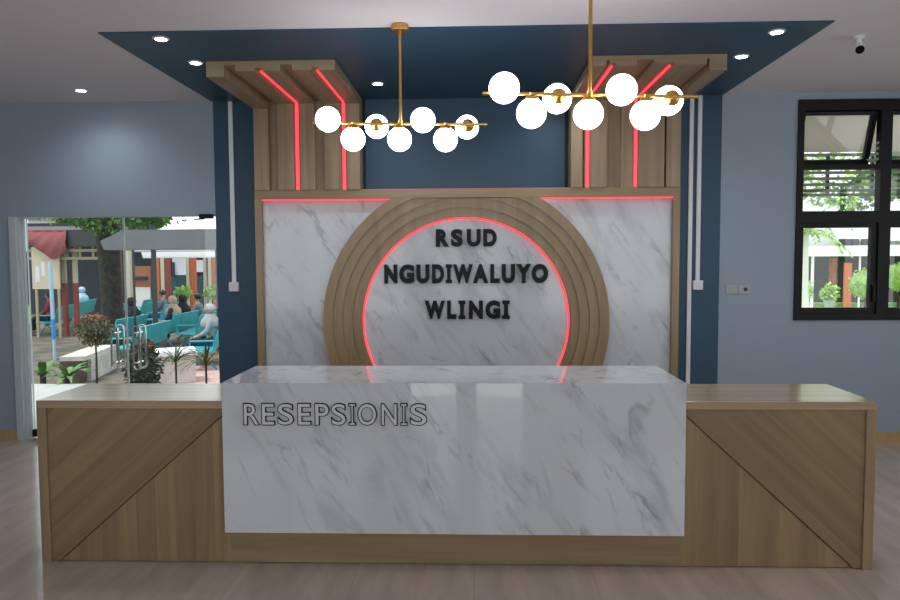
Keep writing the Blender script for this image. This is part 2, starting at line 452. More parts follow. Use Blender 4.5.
# ------------------------------------------------------------------ lettering (built-in vector font for shapes)
def glyph(ch, off):
    cu = bpy.data.curves.new('g', 'FONT'); cu.body = ch; cu.size = 1; cu.offset = off; cu.resolution_u = 6
    ob = bpy.data.objects.new('g', cu); COL.objects.link(ob)
    dg = bpy.context.evaluated_depsgraph_get(); dg.update()
    me = bpy.data.meshes.new_from_object(ob.evaluated_get(dg))
    bm = bmesh.new(); bm.from_mesh(me)
    bpy.data.objects.remove(ob); bpy.data.curves.remove(cu); bpy.data.meshes.remove(me)
    if not off: pass
    bmesh.ops.remove_doubles(bm, verts=bm.verts[:], dist=1e-5)
    return bm
def serif_i(w, th):
    bm = bmesh.new()
    s = [(-w, 0), (w, 0), (w, th), (th*.62, th), (th*.62, 1-th), (w, 1-th), (w, 1), (-w, 1), (-w, 1-th), (-th*.62, 1-th), (-th*.62, th), (-w, th)]
    bm.faces.new([bm.verts.new((x, y, 0)) for x, y in s]); return bm
def put(mbl, src, x0, x1, z0, z1, yb, yf, grow=0.):
    xs = [v.co.x for v in src.verts]; ys = [v.co.y for v in src.verts]
    ax, bx, ay, by = min(xs), max(xs), min(ys), max(ys)
    vm = {}
    faces = [f for f in src.faces]
    def tr(v, y): return (x0-grow+(v.co.x-ax)/(bx-ax)*(x1-x0+2*grow), y, z0-grow+(v.co.y-ay)/(by-ay)*(z1-z0+2*grow))
    F = {v: mbl.bm.verts.new(tr(v, yf)) for v in src.verts}; B = {v: mbl.bm.verts.new(tr(v, yb)) for v in src.verts}
    for f in faces:
        mbl.face([F[v] for v in f.verts]); mbl.face([B[v] for v in reversed(f.verts)])
    for e in src.edges:
        if len(e.link_faces) == 1: mbl.face([F[e.verts[0]], F[e.verts[1]], B[e.verts[1]], B[e.verts[0]]])

def lx(px, Y):      # horizontal sight line -> metres on the panel at depth Y
    return Y*((px-450)/700-.033)/(1+.033*(px-450)/700)
# feature panel comes first, its lettering hangs on the marble
FY = 5.88
panel = thing('feature_wall_panel', 'oak framed white marble wall panel with a stepped wooden arch and black hospital name', 'wall panel', (-.06, 6.0, 0))
FX0, FX1, FZ = -1.838, 1.714, 2.182
fm = MB().box(FX0, FX0+.055, FY, YW-.01, 0, FZ-.075, (0, 0, 1), .002).box(FX1-.055, FX1, FY, YW-.01, 0, FZ-.075, (0, 0, 1), .002)
fm.box(FX0, FX1, FY, YW-.01, FZ-.075, FZ, (1, 0, 0), .002)
part('oak_frame', fm, M['wood'], panel)
msheet = part('marble_sheet', MB().box(FX0+.055, FX1-.055, FY+.055, FY+.075, 0, FZ-.075), M['marble_wall'], panel)
CX, CZ, RI, RO = -.064, 1.07, .880, 1.204
zl = FZ-.0765
steps = 4
for k in range(steps):
    ra = RI+(RO-RI)*k/steps; rb = RI+(RO-RI)*(k+1)/steps
    yf = FY+.034-.015*k
    g = MB(); N = 128; rows = []
    a0, a1 = R(-62), R(242)
    for i in range(N+1):
        t = a0+(a1-a0)*i/N
        pi_ = (CX+ra*math.cos(t), CZ+ra*math.sin(t)); po = (CX+rb*math.cos(t), CZ+rb*math.sin(t))
        cl = lambda p: (p[0], min(p[1], zl))
        pi_, po = cl(pi_), cl(po)
        rows.append([g.bm.verts.new(p) for p in ((pi_[0], yf, pi_[1]), (po[0], yf, po[1]), (po[0], FY+.056, po[1]), (pi_[0], FY+.056, pi_[1]))])
    for A, B in zip(rows, rows[1:]):
        for q in range(4):
            f = g.face([A[q], A[(q+1) % 4], B[(q+1) % 4], B[q]])
    bmesh.ops.dissolve_degenerate(g.bm, dist=1e-5, edges=g.bm.edges[:])
    for f in g.bm.faces: f.normal_update(); g.guv(f, (0, 0, 1))
    part('arch_ring', g, M['wood'], panel)
# red light strips: inner edge of the arch, under the top rail, on top of the rail
g = MB(); pts = [(CX+(RI-.010)*math.cos(t), FY+.045, CZ+(RI-.010)*math.sin(t)) for t in [R(-62+304*i/96) for i in range(97)]]
g.tube(pts, .008, 8)
part('light_strip', g, M['red'], panel, True)
hw = math.sqrt(RO*RO-(zl-CZ)**2)
for a, b_ in ((FX0+.056, CX-hw-.006), (CX+hw+.006, FX1-.056)):
    part('light_strip', MB().box(a, b_, FY+.012, FY+.03, zl-.011, zl-.001), M['red'], panel)
part('light_strip', MB().box(-.92, .80, FY+.03, FY+.045, FZ+.0005, FZ+.005), M['red_soft'], panel)

LETTERS = [  # characters with their left and right edges, lower and upper edges
 (1.700, 1.848, [('R', 436, 449.3), ('S', 451, 463), ('U', 467, 481), ('D', 483.5, 497)]),
 (1.392, 1.553, [('N', 384, 397), ('G', 399, 414), ('U', 416.3, 429.3), ('D', 432, 444), ('I', 445.7, 452), ('W', 453, 473), ('A', 473, 488.5), ('L', 490.5, 500), ('U', 502, 515.3), ('Y', 516.5, 531.5), ('O', 532, 548.5)]),
 (1.090, 1.246, [('W', 424.4, 444.8), ('L', 447, 456), ('I', 458.5, 465.3), ('N', 468.8, 483), ('G', 485.5, 500.5), ('I', 502.5, 510)])]
for z0, z1, row in LETTERS:
    for ch, p0, p1 in row:
        m_ = MB()
        src = serif_i(.21, .19) if ch == 'I' else glyph(ch, .058)
        put(m_, src, lx(p0, FY), lx(p1, FY), z0, z1, FY+.0545, FY+.018)
        tag(part('letter', m_, M['gloss_black'], msheet), 'gloss black raised letter %s' % ch)
DESKL = [('R', 243.2, 259.5), ('E', 261.2, 274.8), ('S', 277.3, 293.8), ('E', 297.3, 311), ('P', 314.5, 329.3), ('S', 330.7, 346.2), ('I', 348.3, 356), ('O', 357.3, 376.7), ('N', 380.7, 397.3), ('I', 400, 407.3), ('S', 409.5, 427)]
for ch, p0, p1 in DESKL:
    m_ = MB(); a, b_ = 1.0133*lx(p0, MY0-.01), 1.0133*lx(p1, MY0-.01); z0, z1 = .757, .872; e = .0045
    if ch == 'I': outer, inner = serif_i(.22, .15), serif_i(.22, .075)
    else: outer, inner = glyph(ch, .030), glyph(ch, .002)
    put(m_, outer, a, b_, z0, z1, MY0-.0005, MY0-.011)
    m_.mi = 1
    ee = -.0048
    put(m_, inner, a, b_, z0, z1, MY0-.011, MY0-.0125, ee)
    tag(part('letter', m_, [M['gloss_black'], M['letter_face']], block), 'grey faced black outlined letter %s' % ch)

# ------------------------------------------------------------------ slatted wooden canopies
def canopy(cols, leds, x0, x1, label):
    t = thing('slatted_canopy', label, 'wood canopy', ((x0+x1)/2, 5.95, FZ), 'slatted oak canopies over the wall panel')
    zt = ZC-.009; yb = YW-.03; yfr = 4.84
    g = MB()
    for col in cols:
        a, b_, d = col[:3]; yf = 5.94-d; zu = zt-(col[3] if len(col) > 3 else .02+d*.66)
        # upright board, then the board running forward under the ceiling
        g.prism([(yb, FZ+.001), (yf, FZ+.001), (yf, zu), (yfr, zu), (yfr, zt), (yb, zt)], 0, a, b_, (0, 0, 1))
    bmesh.ops.recalc_face_normals(g.bm, faces=g.bm.faces[:])
    for f in g.bm.faces:
        f.normal_update()
        c = f.calc_center_median()
        g.guv(f, (0, 1, 0) if (abs(f.normal.z) > .5) else ((1, 0, 0) if (abs(f.normal.y) > .5 and c.y < 5) else (0, 0, 1)))
    part('slats', g, M['wood_slat'], t)
    part('backing_board', MB().box(x0-.028, x1+.02, yb, YW-.009, FZ+.001, zt), M['blackgap'], t)
    for a, b_ in leds:
        zu = zt-.061; yv = 5.94-.062
        part('light_strip', MB().box(a, b_, yv, yv+.012, FZ+.003, zu).box(a+.006, b_-.006, 4.90, yv, zu-.001, zu+.011), M['red'], t)
    return t
rz, rc, gr = .072, .012, .042
canopy([(-1.83, -1.707, rz, .105), (-1.707, -1.63, rc), (-1.63, -1.494, rz), (-1.494, -1.440, gr), (-1.440, -1.318, rz), (-1.318, -1.234, rc), (-1.234, -1.098, rz), (-1.098, -1.050, gr), (-1.050, -.94, rz)],
       [(-1.481, -1.454), (-1.087, -1.061)], -1.83, -.94, 'slatted oak canopy beside the single white wall conduit, red light strips in its grooves')
canopy([(.812, .905, rz), (.905, .925, rc), (.925, .972, gr), (.972, 1.108, rz), (1.108, 1.225, rc), (1.225, 1.32, rz*.7), (1.32, 1.365, gr), (1.365, 1.575, rz), (1.575, 1.592, rc), (1.592, 1.708, rz, .105)],
       [(.937, .963), (1.331, 1.357)], .812, 1.708, 'slatted oak canopy beside the paired white wall conduits, red light strips in its grooves')

# ------------------------------------------------------------------ chandeliers
def chandelier(x, y, zb, rot, label, tilt=0.):
    t = thing('chandelier', label, 'chandelier', (x, y, ZC), 'brass globe chandeliers')
    top = ZC
    cr, sr = math.cos(rot), math.sin(rot)
    def W(u, v, z): return (x+u*cr-v*sr, y+u*sr+v*cr, z)
    part('ceiling_rose', MB().lathe([(0, 0), (.05, 0), (.052, -.004), (.052, -.032), (.048, -.036), (.012, -.036), (.012, -.05), (0, -.05)], (x, y, top), (0, 0, 1), 32), M['brass'], t, True)
    part('rod', MB().tube([(x, y, top-.04), (x, y, zb)], .0095, 14), M['brass'], t, True)
    part('cross_bar', MB().tube([W(-.515, 0, zb+.515*tilt), W(.515, 0, zb-.515*tilt)], .0085, 14).lathe([(0, -.018), (.0145, -.018), (.0145, .018), (0, .018)], (x, y, zb), (0, 0, 1), 16), M['brass'], t, True)
    kinds = 'fdbdfdb'
    for i, k in enumerate(kinds):
        u = -.412+.1365*i
        ax = {'f': (0, -1, .05), 'd': (0, 0, -1), 'b': (0, 1, .0)}[k]
        a = Vector((-ax[1]*sr, ax[1]*cr, ax[2])).normalized()
        p = Vector(W(u-.005, 0, zb-tilt*u))
        cup = MB().lathe([(0, -.006), (.012, -.006), (.012, .006), (.030, .016), (.039, .030), (.038, .036), (0, .036)], p, a, 20)
        part('socket_cup', cup, M['brass'], t, True)
        gb = MB().sphere(p+a*.091, .0715, 28, 18)
        part('glass_globe', gb, M['globe'], t, True)
    return t
chandelier(-.425, 4.184, 2.398, .10, 'brass chandelier of seven lit globes nearer the left, hung just inside the teal ceiling edge')
chandelier(.562, 3.42, 2.378, .03, 'larger looking brass chandelier of seven lit globes, nearest the camera, right of centre', .022)

# ------------------------------------------------------------------ downlights, ceiling camera
DL = [((-1.914, 4.334), 'recessed downlight at the left front corner of the teal ceiling', 1), ((-1.91, 4.86), 'recessed downlight beside the left slatted canopy, second from the teal edge', 1),
      ((-3.149, 5.625), 'recessed downlight alone in the white ceiling above the glass entrance', 0), ((-.736, 5.50), 'recessed downlight in the teal ceiling right of the left canopy', 1),
      ((.665, 5.60), 'recessed downlight in the teal ceiling left of the right canopy, behind the near chandelier', 1), ((1.825, 4.90), 'recessed downlight beside the right slatted canopy', 1),
      ((1.841, 4.383), 'recessed downlight at the right front corner of the teal ceiling', 1)]
for (x, y), lab, teal in DL:
    z = ZC-(.008 if teal else 0)
    t = thing('downlight', lab, 'ceiling light', (x, y, z), 'recessed ceiling downlights')
    part('trim_ring', MB().lathe([(.036, -.0005), (.05, -.0005), (.05, -.004), (.036, -.008), (.036, -.0005)], (x, y, z), (0, 0, 1), 28), M['white_pl'], t, True)
    part('lens', MB().lathe([(0, -.003), (.035, -.003), (.035, -.001), (0, -.001)], (x, y, z), (0, 0, 1), 24), M['lamp'], t)
    l = bpy.data.lights.new('downlight_beam', 'SPOT'); l.energy = 16; l.spot_size = R(150); l.spot_blend = 1.; l.shadow_soft_size = .035; l.color = (.9, .95, 1.)
    o = bpy.data.objects.new('downlight_beam', l); COL.objects.link(o); o.parent = t; o.location = (0, 0, -.02)
x, y = 2.408, 4.53
t = thing('dome_camera', 'small white security camera with a black lens on the white ceiling', 'security camera', (x, y, ZC))
part('mount', MB().lathe([(0, 0), (.034, 0), (.034, -.012), (.014, -.02), (.014, -.045), (0, -.045)], (x, y, ZC), (0, 0, 1), 24), M['white_pl'], t, True)
part('housing', MB().lathe([(0, -.05), (.024, -.05), (.028, -.03), (.028, .04), (.022, .05), (0, .05)], (x, y, ZC-.062), (-.25, -.75, -.62), 24), M['white_pl'], t, True)
part('lens', MB().lathe([(0, .048), (.0265, .048), (.025, .056), (0, .06)], (x, y, ZC-.062), (-.25, -.75, -.62), 20), M['gloss_black'], t, True)

# ------------------------------------------------------------------ conduits and plates on the wall
YP = YW-.008
def conduit(xc, z0, z1, wd, label, box=None):
    t = thing('cable_conduit', label, 'cable conduit', (xc, YP, z0))
    part('channel', MB().box(xc-wd/2, xc+wd/2, YP-.016, YP, z0, z1, (0, 0, 1), .003), M['white_pl'], t)
    if box: part(box, MB().box(xc-.042, xc+.042, YP-.034, YP, z0-.075, z0+.005, (0, 0, 1), .004).box(xc-.014, xc+.014, YP-.038, YP-.034, z0-.055, z0-.015), M['white_pl'], t)
conduit(-2.082, 1.40, 2.96, .038, 'white cable conduit down the left strip of teal wall to a switch', 'switch_box')
conduit(1.846, .0, 2.96, .036, 'long white cable conduit running down the right teal strip behind the desk', None)
conduit(1.915, 1.40, 2.96, .036, 'shorter white cable conduit on the right teal strip ending in a socket box', 'socket_box')
for xc, lab, dark in ((2.208, 'left cream wall switch plate on the pale blue wall', 0), (2.312, 'right cream socket plate with a dark centre on the pale blue wall', 1)):
    t = thing('wall_plate', lab, 'wall plate', (xc, YW, 1.285))
    part('plate', MB().box(xc-.05, xc+.05, YW-.012, YW, 1.285, 1.362, (0, 0, 1), .004), M['cream_pl'], t)
    if dark: part('socket', MB().lathe([(0, 0), (.017, 0), (.017, .004), (0, .004)], (xc+.012, YW-.016, 1.326), (0, 1, 0), 20), M['toe'], t)
    else: part('rocker', MB().box(xc-.02, xc+.02, YW-.016, YW-.012, 1.30, 1.345, (0, 0, 1), .002), M['cream_pl'], t)
xc = DX1-.075
t = thing('door_closer', 'small black closer box at the top right corner of the glass entrance', 'door closer', (xc, YW, DZ))
part('body', MB().box(xc-.06, xc+.06, YW-.045, YW-.009, DZ-.028, DZ+.012, (1, 0, 0), .006), M['black'], t)
part('arm', MB().tube([(xc-.02, YW-.03, DZ-.03), (xc-.13, YW+.03, DZ-.03)], .006, 8), M['black'], t)
# ------------------------------------------------------------------ courtyard outside (its ground lies .7 m lower)
G = -.7
def axes():
    p, q, s = .059, .033, -.005
    F = Vector((-math.sin(q), math.cos(q), 0)); A = Vector((math.cos(q), math.sin(q), 0)); U = Vector((0, 0, 1))
    f2 = F*math.cos(p)-U*math.sin(p); u2 = U*math.cos(p)+F*math.sin(p)
    return f2, A*math.cos(s)+u2*math.sin(s), u2*math.cos(s)-A*math.sin(s)
AX = axes()
def sight(px, py, Y=None, Z=None):
    """survey: the point of the place seen in this direction at distance Y (or height Z)"""
    d = AX[0]+AX[1]*((px-450)/700)-AX[2]*((py-300)/700)
    t = Y/d.y if Y is not None else (Z-1.6)/d.z
    return Vector((0, 0, 1.6))+d*t

M['terrace'] = tiles('pale_terrace_tiles', (.38, .365, .345), (.45, .435, .41), .4, .5, (.3, .28, .26))
M['white_paving'] = tiles('white_paving', (.78, .78, .76), (.82, .82, .80), .6, .6, (.6, .6, .58))  # whitened so the unseen ground reflects brighter in the desk marble
M['soil'] = two('packed_earth', (.075, .06, .045), (.15, .12, .09), 2.2, .9)
M['pave_pink'] = two('pink_paving', (.42, .25, .22), (.52, .33, .29), 3., .8)
M['lawn'] = two('lawn', (.16, .30, .06), (.30, .46, .12), 6., .9)
M['concrete'] = two('pale_concrete', (.48, .43, .38), (.60, .55, .49), 5., .8)
M['concrete_brown'] = two('stained_concrete', (.06, .04, .03), (.11, .075, .055), 4., .85)
M['turq'] = plain('turquoise_steel', (.018, .37, .41), .38, var=.06)
M['turq_leg'] = plain('teal_steel_legs', (.03, .22, .26), .4)
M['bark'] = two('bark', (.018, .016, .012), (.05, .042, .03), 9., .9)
M['leaf_dark'] = plain('dark_green_leaves', (.035, .075, .02), .6, var=.4, scale=6)
M['leaf_mid'] = plain('green_leaves', (.09, .20, .035), .55, var=.4, scale=5)
M['leaf_light'] = plain('light_green_leaves', (.34, .52, .13), .55, var=.3, scale=5)
M['leaf_olive'] = plain('olive_leaves', (.10, .09, .025), .6, var=.35, scale=7)
M['leaf_rust'] = plain('rusty_leaves', (.24, .085, .03), .6, var=.3, scale=7)
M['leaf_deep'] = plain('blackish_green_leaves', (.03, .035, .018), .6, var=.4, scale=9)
M['cloth_red'] = plain('faded_red_cloth', (.28, .075, .08), .8, var=.12, scale=3)
M['pole_blue'] = plain('pale_blue_pole', (.36, .52, .66), .4, var=.05)
M['pole_blue2'] = plain('bright_blue_pole', (.06, .26, .62), .4, var=.05)
M['cream'] = plain('cream_paint', (.55, .48, .34), .6, var=.04)
M['pale'] = plain('pale_render', (.72, .70, .66), .8, var=.04)
M['lilac'] = plain('pale_lilac_render', (.66, .65, .70), .8, var=.03)
M['cream_soffit'] = plain('cream_soffit_paint', (.82, .76, .64), .7, var=.02)
M['slat_grey'] = plain('grey_louvre_slats', (.26, .28, .27), .5)
M['orange'] = plain('orange_paint', (.52, .12, .035), .55, var=.06)
M['orange_shaded'] = plain('shaded_orange_panel', (.30, .12, .055), .6, var=.1)  # the column orange with the panel's shade put into the colour
M['redp'] = plain('dark_red_paint', (.26, .045, .03), .55, var=.06)
M['roofdark'] = plain('dark_roof_sheet', (.035, .038, .042), .6, var=.1)
M['roofgrey'] = plain('grey_canopy_sheet', (.12, .125, .13), .45, var=.05, scale=2)
M['postdark'] = plain('dark_green_post', (.018, .026, .028), .5)
M['whitesheet'] = plain('white_awning_sheet', (.85, .85, .84), .5, var=.02)
M['sheet_translucent'] = M['whitesheet'].copy(); _nt = M['sheet_translucent'].node_tree
_t = _nt.nodes.new('ShaderNodeBsdfTranslucent'); _t.inputs[0].default_value = (.95, .95, .94, 1); _m = _nt.nodes.new('ShaderNodeMixShader'); _m.inputs[0].default_value = .6
_o = _nt.nodes['Material Output']; _nt.links.new(_nt.nodes['Principled BSDF'].outputs[0], _m.inputs[1]); _nt.links.new(_t.outputs[0], _m.inputs[2]); _nt.links.new(_m.outputs[0], _o.inputs[0])
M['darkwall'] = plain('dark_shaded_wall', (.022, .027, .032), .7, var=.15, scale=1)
M['tealwall'] = plain('dull_teal_wall', (.018, .065, .08), .7, var=.1, scale=1)
M['timber'] = plain('pale_yellow_timber', (.36, .31, .19), .7, var=.1)
M['skin'] = plain('skin', (.36, .19, .12), .6, var=.05)
M['hairb'] = plain('black_hair', (.012, .01, .009), .5)
M['eye'] = plain('dark_eyes', (.01, .008, .006), .2)
for n_, c_ in (('navy', (.02, .03, .07)), ('black_cloth', (.012, .012, .014)), ('beige', (.50, .36, .25)), ('greyshirt', (.30, .30, .31)), ('slate', (.14, .16, .20)), ('whitecloth', (.70, .69, .68)),
               ('redshirt', (.40, .04, .05)), ('bluewhite', (.40, .55, .66)), ('jean', (.06, .09, .16)), ('pinkcloth', (.72, .26, .36))):
    M[n_] = plain(n_, c_, .85, var=.12, scale=9)
M['potgreen'] = plain('grey_green_pot', (.33, .42, .38), .5)

struct('terrace', MB().box(-9.5, -1.0, YW+TW, 8.92, G-.1, -.012), M['terrace'])
struct('ground', MB().box(-60, 60, YW+TW, 90, G-.3, G), M['soil'])
struct('ground_back', MB().box(-30, 30, -40, YB-.16, -.3, -.012), M['white_paving'])
struct('lawn', MB().box(8, 40, 16, 40, G+.001, G+.03), M['lawn'])
p = sight(163, 383, Z=G); q = sight(206, 372, Z=G)
struct('path_pink', MB().box(p.x-.3, q.x+2.2, p.y-.6, q.y+.7, G+.001, G+.02), M['pave_pink'])
p = sight(858, 300, Z=G)
struct('path_right', MB().box(p.x-2.6, p.x+6, p.y-2.0, p.y+2.5, G+.031, G+.06), M['pave_pink'])

# -- low seats walls and planting near the terrace
t = thing('garden_bench', 'low concrete garden bench beside the round shrub, pale top and stained brown end', 'garden bench', (-7.68, 13.85, G))
dirv = Vector((-.47, 2.45, 0)).normalized(); nv = Vector((dirv.y, -dirv.x, 0))
def obox(mb, c, hl, hw_, z0, z1, taper=0.):
    P = []
    for z, k in ((z0, 1-taper), (z1, 1)):
        for a, b_ in ((-1, -1), (1, -1), (1, 1), (-1, 1)):
            v = Vector(c)+dirv*(a*hl)+nv*(b_*hw_*k); P.append(mb.bm.verts.new((v.x, v.y, z)))
    for qd in ((3, 2, 1, 0), (4, 5, 6, 7), (0, 1, 5, 4), (1, 2, 6, 5), (2, 3, 7, 6), (3, 0, 4, 7)): mb.face([P[i] for i in qd])
    return mb
part('seat_slab', obox(MB(), (-7.68, 13.7, 0), .92, .23, G+.42, G+.5), M['concrete'], t)
part('base', obox(MB(), (-7.64, 13.8, 0), .8, .2, G, G+.42, .05), M['concrete'], t)
part('brown_end_block', obox(MB(), (-7.52, 12.86, 0), .1, .215, G, G+.42, .2), M['concrete_brown'], t)
dirv = Vector((.95, .5, 0)).normalized(); nv = Vector((dirv.y, -dirv.x, 0))
c2 = sight(175, 349.5, Z=G+.62)
t = thing('garden_wall', 'low white topped garden wall near the spiky plants, in front of the turquoise seats', 'garden wall', (c2.x, c2.y, G))
part('seat_slab', obox(MB(), c2, .36, .36, G+.54, G+.62), M['whitesheet'], t)
part('base', obox(MB(), c2, .33, .3, G, G+.54, .05), M['concrete'], t)

def shrub(c, r, base, mats, n, size, name, label, stem_r=.02, sc=(1, 1, 1)):
    c = Vector(c); t = thing(name, label, 'shrub' if 'shrub' in name else 'plant', (c.x, c.y, base))
    part('stem', MB().tube([(c.x, c.y, base), (c.x+.01, c.y, (base+c.z)/2), (c.x, c.y, c.z)], [stem_r*1.2, stem_r, stem_r*.8], 8), M['bark'], t, True)
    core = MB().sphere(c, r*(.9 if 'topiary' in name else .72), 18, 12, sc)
    f = MB().foliage(c, r, n, size, sc)
    part('leafy_crown', f, mats[0], t)
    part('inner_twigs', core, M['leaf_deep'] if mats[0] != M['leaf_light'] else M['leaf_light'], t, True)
    if len(mats) > 1:
        part('young_leaves', MB().foliage(c+Vector((.1*r, 0, r*.55)), r*.62, n//4, size, sc), mats[1], t)
    return t
c = sight(95, 331, Y=12.3)
shrub(c, .29, G, (M['leaf_olive'], M['leaf_rust']), 900, .06, 'round_shrub', 'round olive green shrub with rusty top on a thin bare stem', .018, (1.15, 1, .95))
c = sight(143, 368, Y=9.45)
shrub((c.x, c.y, .12), .25, G, (M['leaf_deep'], M['leaf_rust']), 900, .07, 'dark_shrub', 'tall dark leaved shrub with a reddish tip just beyond the glass door handles', .03, (.95, .9, 1.7))

def spiky(base, n, L, label, name='spiky_plant', mat='leaf_dark', h=.1, w=.02):
    t = thing(name, label, 'plant', base)
    f = MB(); B0 = Vector(base)
    for k in range(n):
        a = 2*math.pi*k/n+random.uniform(-.2, .2); e = random.uniform(.35, 1.2); l = L*random.uniform(.75, 1.1)
        prev = B0+Vector((0, 0, h)); d = Vector((math.cos(a)*math.cos(e), math.sin(a)*math.cos(e), math.sin(e)))
        side = Vector((-math.sin(a), math.cos(a), 0)); rows = []
        for q in range(6):
            ww = w*(1-abs(q/5*1.5-.5)) if q else w*.4
            rows.append((f.bm.verts.new(prev+side*max(ww, .002)), f.bm.verts.new(prev-Vector((0, 0, .006))), f.bm.verts.new(prev-side*max(ww, .002))))
            prev = prev+d*(l/5); d = (d+Vector((0, 0, -.33))).normalized()
        for A, Bq in zip(rows, rows[1:]):
            f.face([A[0], A[1], Bq[1], Bq[0]]); f.face([A[1], A[2], Bq[2], Bq[1]])
    part('leaves', f, M[mat], t)
    part('stem', MB().tube([B0, B0+Vector((0, 0, h+.02))], w*.8, 8), M['bark'], t, True)
    return t
p = sight(176, 369, Y=10.6); spiky((p.x, p.y, G), 20, .62, 'arching dark leaved plant left of the spiky one, before the white topped bench', h=.72)
p = sight(206, 368, Y=10.2); spiky((p.x, p.y, G), 24, .62, 'spiky dark plant at the right edge of the doorway view, beside the teal wall', mat='leaf_olive', h=.74)
for px, py, Y, n, L, lab in ((43, 376, 9.75, 14, .42, 'broad leaved green plant nearest the door jamb beyond the terrace edge'), (68, 379, 9.15, 15, .42, 'broad leaved green plant before the brown end of the low bench')):
    p = sight(px, py, Y=Y); spiky((p.x, p.y, G), n, L, lab, 'broad_leaf_plant', 'leaf_mid', p.z-G, .05)

# -- left part: red cloth, blue pole, notice board, dark roofed shelter
p0 = sight(55, 360, Z=G); p1 = sight(50, 262, Y=p0.y-.1); pm = p0.lerp(p1, .42)
t = thing('flag_pole', 'leaning pale blue pole with a bright blue lower part, in front of the notice board', 'pole', p0)
part('upper_pole', MB().tube([pm, p1], .042, 10), M['pole_blue'], t, True)
pk = p0.lerp(p1, .22)
part('painted_band', MB().tube([pk, pm], .044, 10), M['pole_blue2'], t, True)
part('lower_pole', MB().tube([p0, pk], .036, 10), M['pole_blue'], t, True)
Yc = 20.37
a, b_, cpt = sight(24, 231, Yc), sight(66.5, 231, Yc), sight(52, 260, Yc)
t = thing('red_tarpaulin', 'faded red tarpaulin sagging to a point below the dark shelter roof', 'tarpaulin', (cpt.x, Yc, cpt.z))
f = MB(); NU, NV = 14, 10; grid = []
for v in range(NV+1):
    row = []
    for u in range(NU+1):
        s = u/NU; x = a.x+(b_.x-a.x)*s
        edge = .30 if s > .5 else .28
        sag = (1-abs(s-.68)/.68 if s < .68 else 1-(s-.68)/.32*.45)
        zb = a.z-.27-(a.z-cpt.z-.27)*max(0, sag)
        tt = v/NV; z = a.z+(zb-a.z)*tt
        y = Yc-.10*math.sin(math.pi*min(1, tt*.9))*(.5+.5*max(0, sag))+.015*math.sin(u*1.7+v)
        row.append(f.bm.verts.new((x, y, z)))
    grid.append(row)
back = [[f.bm.verts.new(vv.co+Vector((0, .015, .004))) for vv in row] for row in grid]
for gset, fl in ((grid, 0), (back, 1)):
    for v in range(NV):
        for u in range(NU): f.face([gset[v][u], gset[v][u+1], gset[v+1][u+1], gset[v+1][u]])
part('cloth', f, M['cloth_red'], t, True)
part('hem_rope', MB().tube([a+Vector((0, 0, .01)), b_+Vector((0, 0, .01))], .018, 8), M['redp'], t, True)
Yb = 20.42
a, b_ = sight(31, 247, Yb), sight(60, 289, Yb)
t = thing('notice_board', 'cream notice board on two posts left of the blue pole, papers pinned on it', 'notice board', ((a.x+b_.x)/2, Yb, G))
part('board', MB().box(a.x, b_.x, Yb, Yb+.06, b_.z, a.z), M['cream'], t)
for xx in (a.x+.10, b_.x-.05): part('post', MB().box(xx-.035, xx+.035, Yb+.005, Yb+.055, G, b_.z), M['timber'], t)
for px0, px1, py0, py1 in ((35, 40, 266, 282), (41, 45, 262, 276)):
    q0, q1 = sight(px0, py0, Yb), sight(px1, py1, Yb)
    part('paper', MB().box(q0.x, q1.x, Yb-.004, Yb, q1.z, q0.z), M['lilac'], t)
Ys = 20.4
a, b_ = sight(20, 230, Ys), sight(99, 246, Ys)
t = thing('waiting_shelter', 'dark roofed waiting shelter with pale roof timbers behind the red tarpaulin', 'shelter', ((a.x+b_.x)/2, 21.5, G))
part('roof', MB().prism([(Ys, b_.z), (Ys, a.z), (Ys+1., a.z+.15), (Ys+2., a.z), (Ys+2., b_.z)], 0, a.x-2, b_.x+.1, (1, 0, 0)), M['roofdark'], t)
for k, py in enumerate((250, 258)):
    z = sight(80, py, Ys).z; part('roof_beam', MB().box(a.x-2, b_.x+.1, Ys+.1, Ys+.16, z-.05, z+.03), M['timber'], t)
for k in range(7):
    xx = a.x+.1+(b_.x-a.x)*k/6.; z0 = sight(80, 258, Ys).z
    part('roof_strut', MB().box(xx-.03, xx+.03, Ys+.17, Ys+.22, z0, b_.z), M['timber'], t)
for px in (75.5, 24, 64.5):
    xx = sight(px, 280, Ys+.4).x; zs = sight(75, 283, Ys+.4).z; zt = sight(75, 246, Ys+.4).z
    cpart = part('column', MB().box(xx-.055, xx+.055, Ys+.35, Ys+.46, zs, zt), M['cream'], t)
    part('red_column_base', MB().box(xx-.06, xx+.06, Ys+.345, Ys+.465, G, zs), M['redp'], cpart)
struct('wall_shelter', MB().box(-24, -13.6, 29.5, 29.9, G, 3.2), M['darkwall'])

# -- big tree in the yard
bt = sight(112, 337, Z=G); Yt = 18.75
t = thing('yard_tree', 'big dark trunked tree standing in the courtyard behind the round shrub', 'tree', (sight(112, 300, Yt).x, Yt, G))
x0 = sight(112, 300, Yt).x
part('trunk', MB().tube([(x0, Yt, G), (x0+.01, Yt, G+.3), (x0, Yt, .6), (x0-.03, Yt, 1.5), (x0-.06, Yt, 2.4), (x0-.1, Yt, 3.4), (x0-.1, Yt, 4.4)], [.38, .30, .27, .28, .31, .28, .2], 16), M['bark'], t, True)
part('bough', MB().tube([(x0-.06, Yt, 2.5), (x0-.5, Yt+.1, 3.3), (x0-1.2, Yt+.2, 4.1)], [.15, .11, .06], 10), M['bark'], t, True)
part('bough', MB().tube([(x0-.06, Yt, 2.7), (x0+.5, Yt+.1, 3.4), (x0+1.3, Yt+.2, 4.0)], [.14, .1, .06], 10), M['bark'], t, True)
cr = MB()
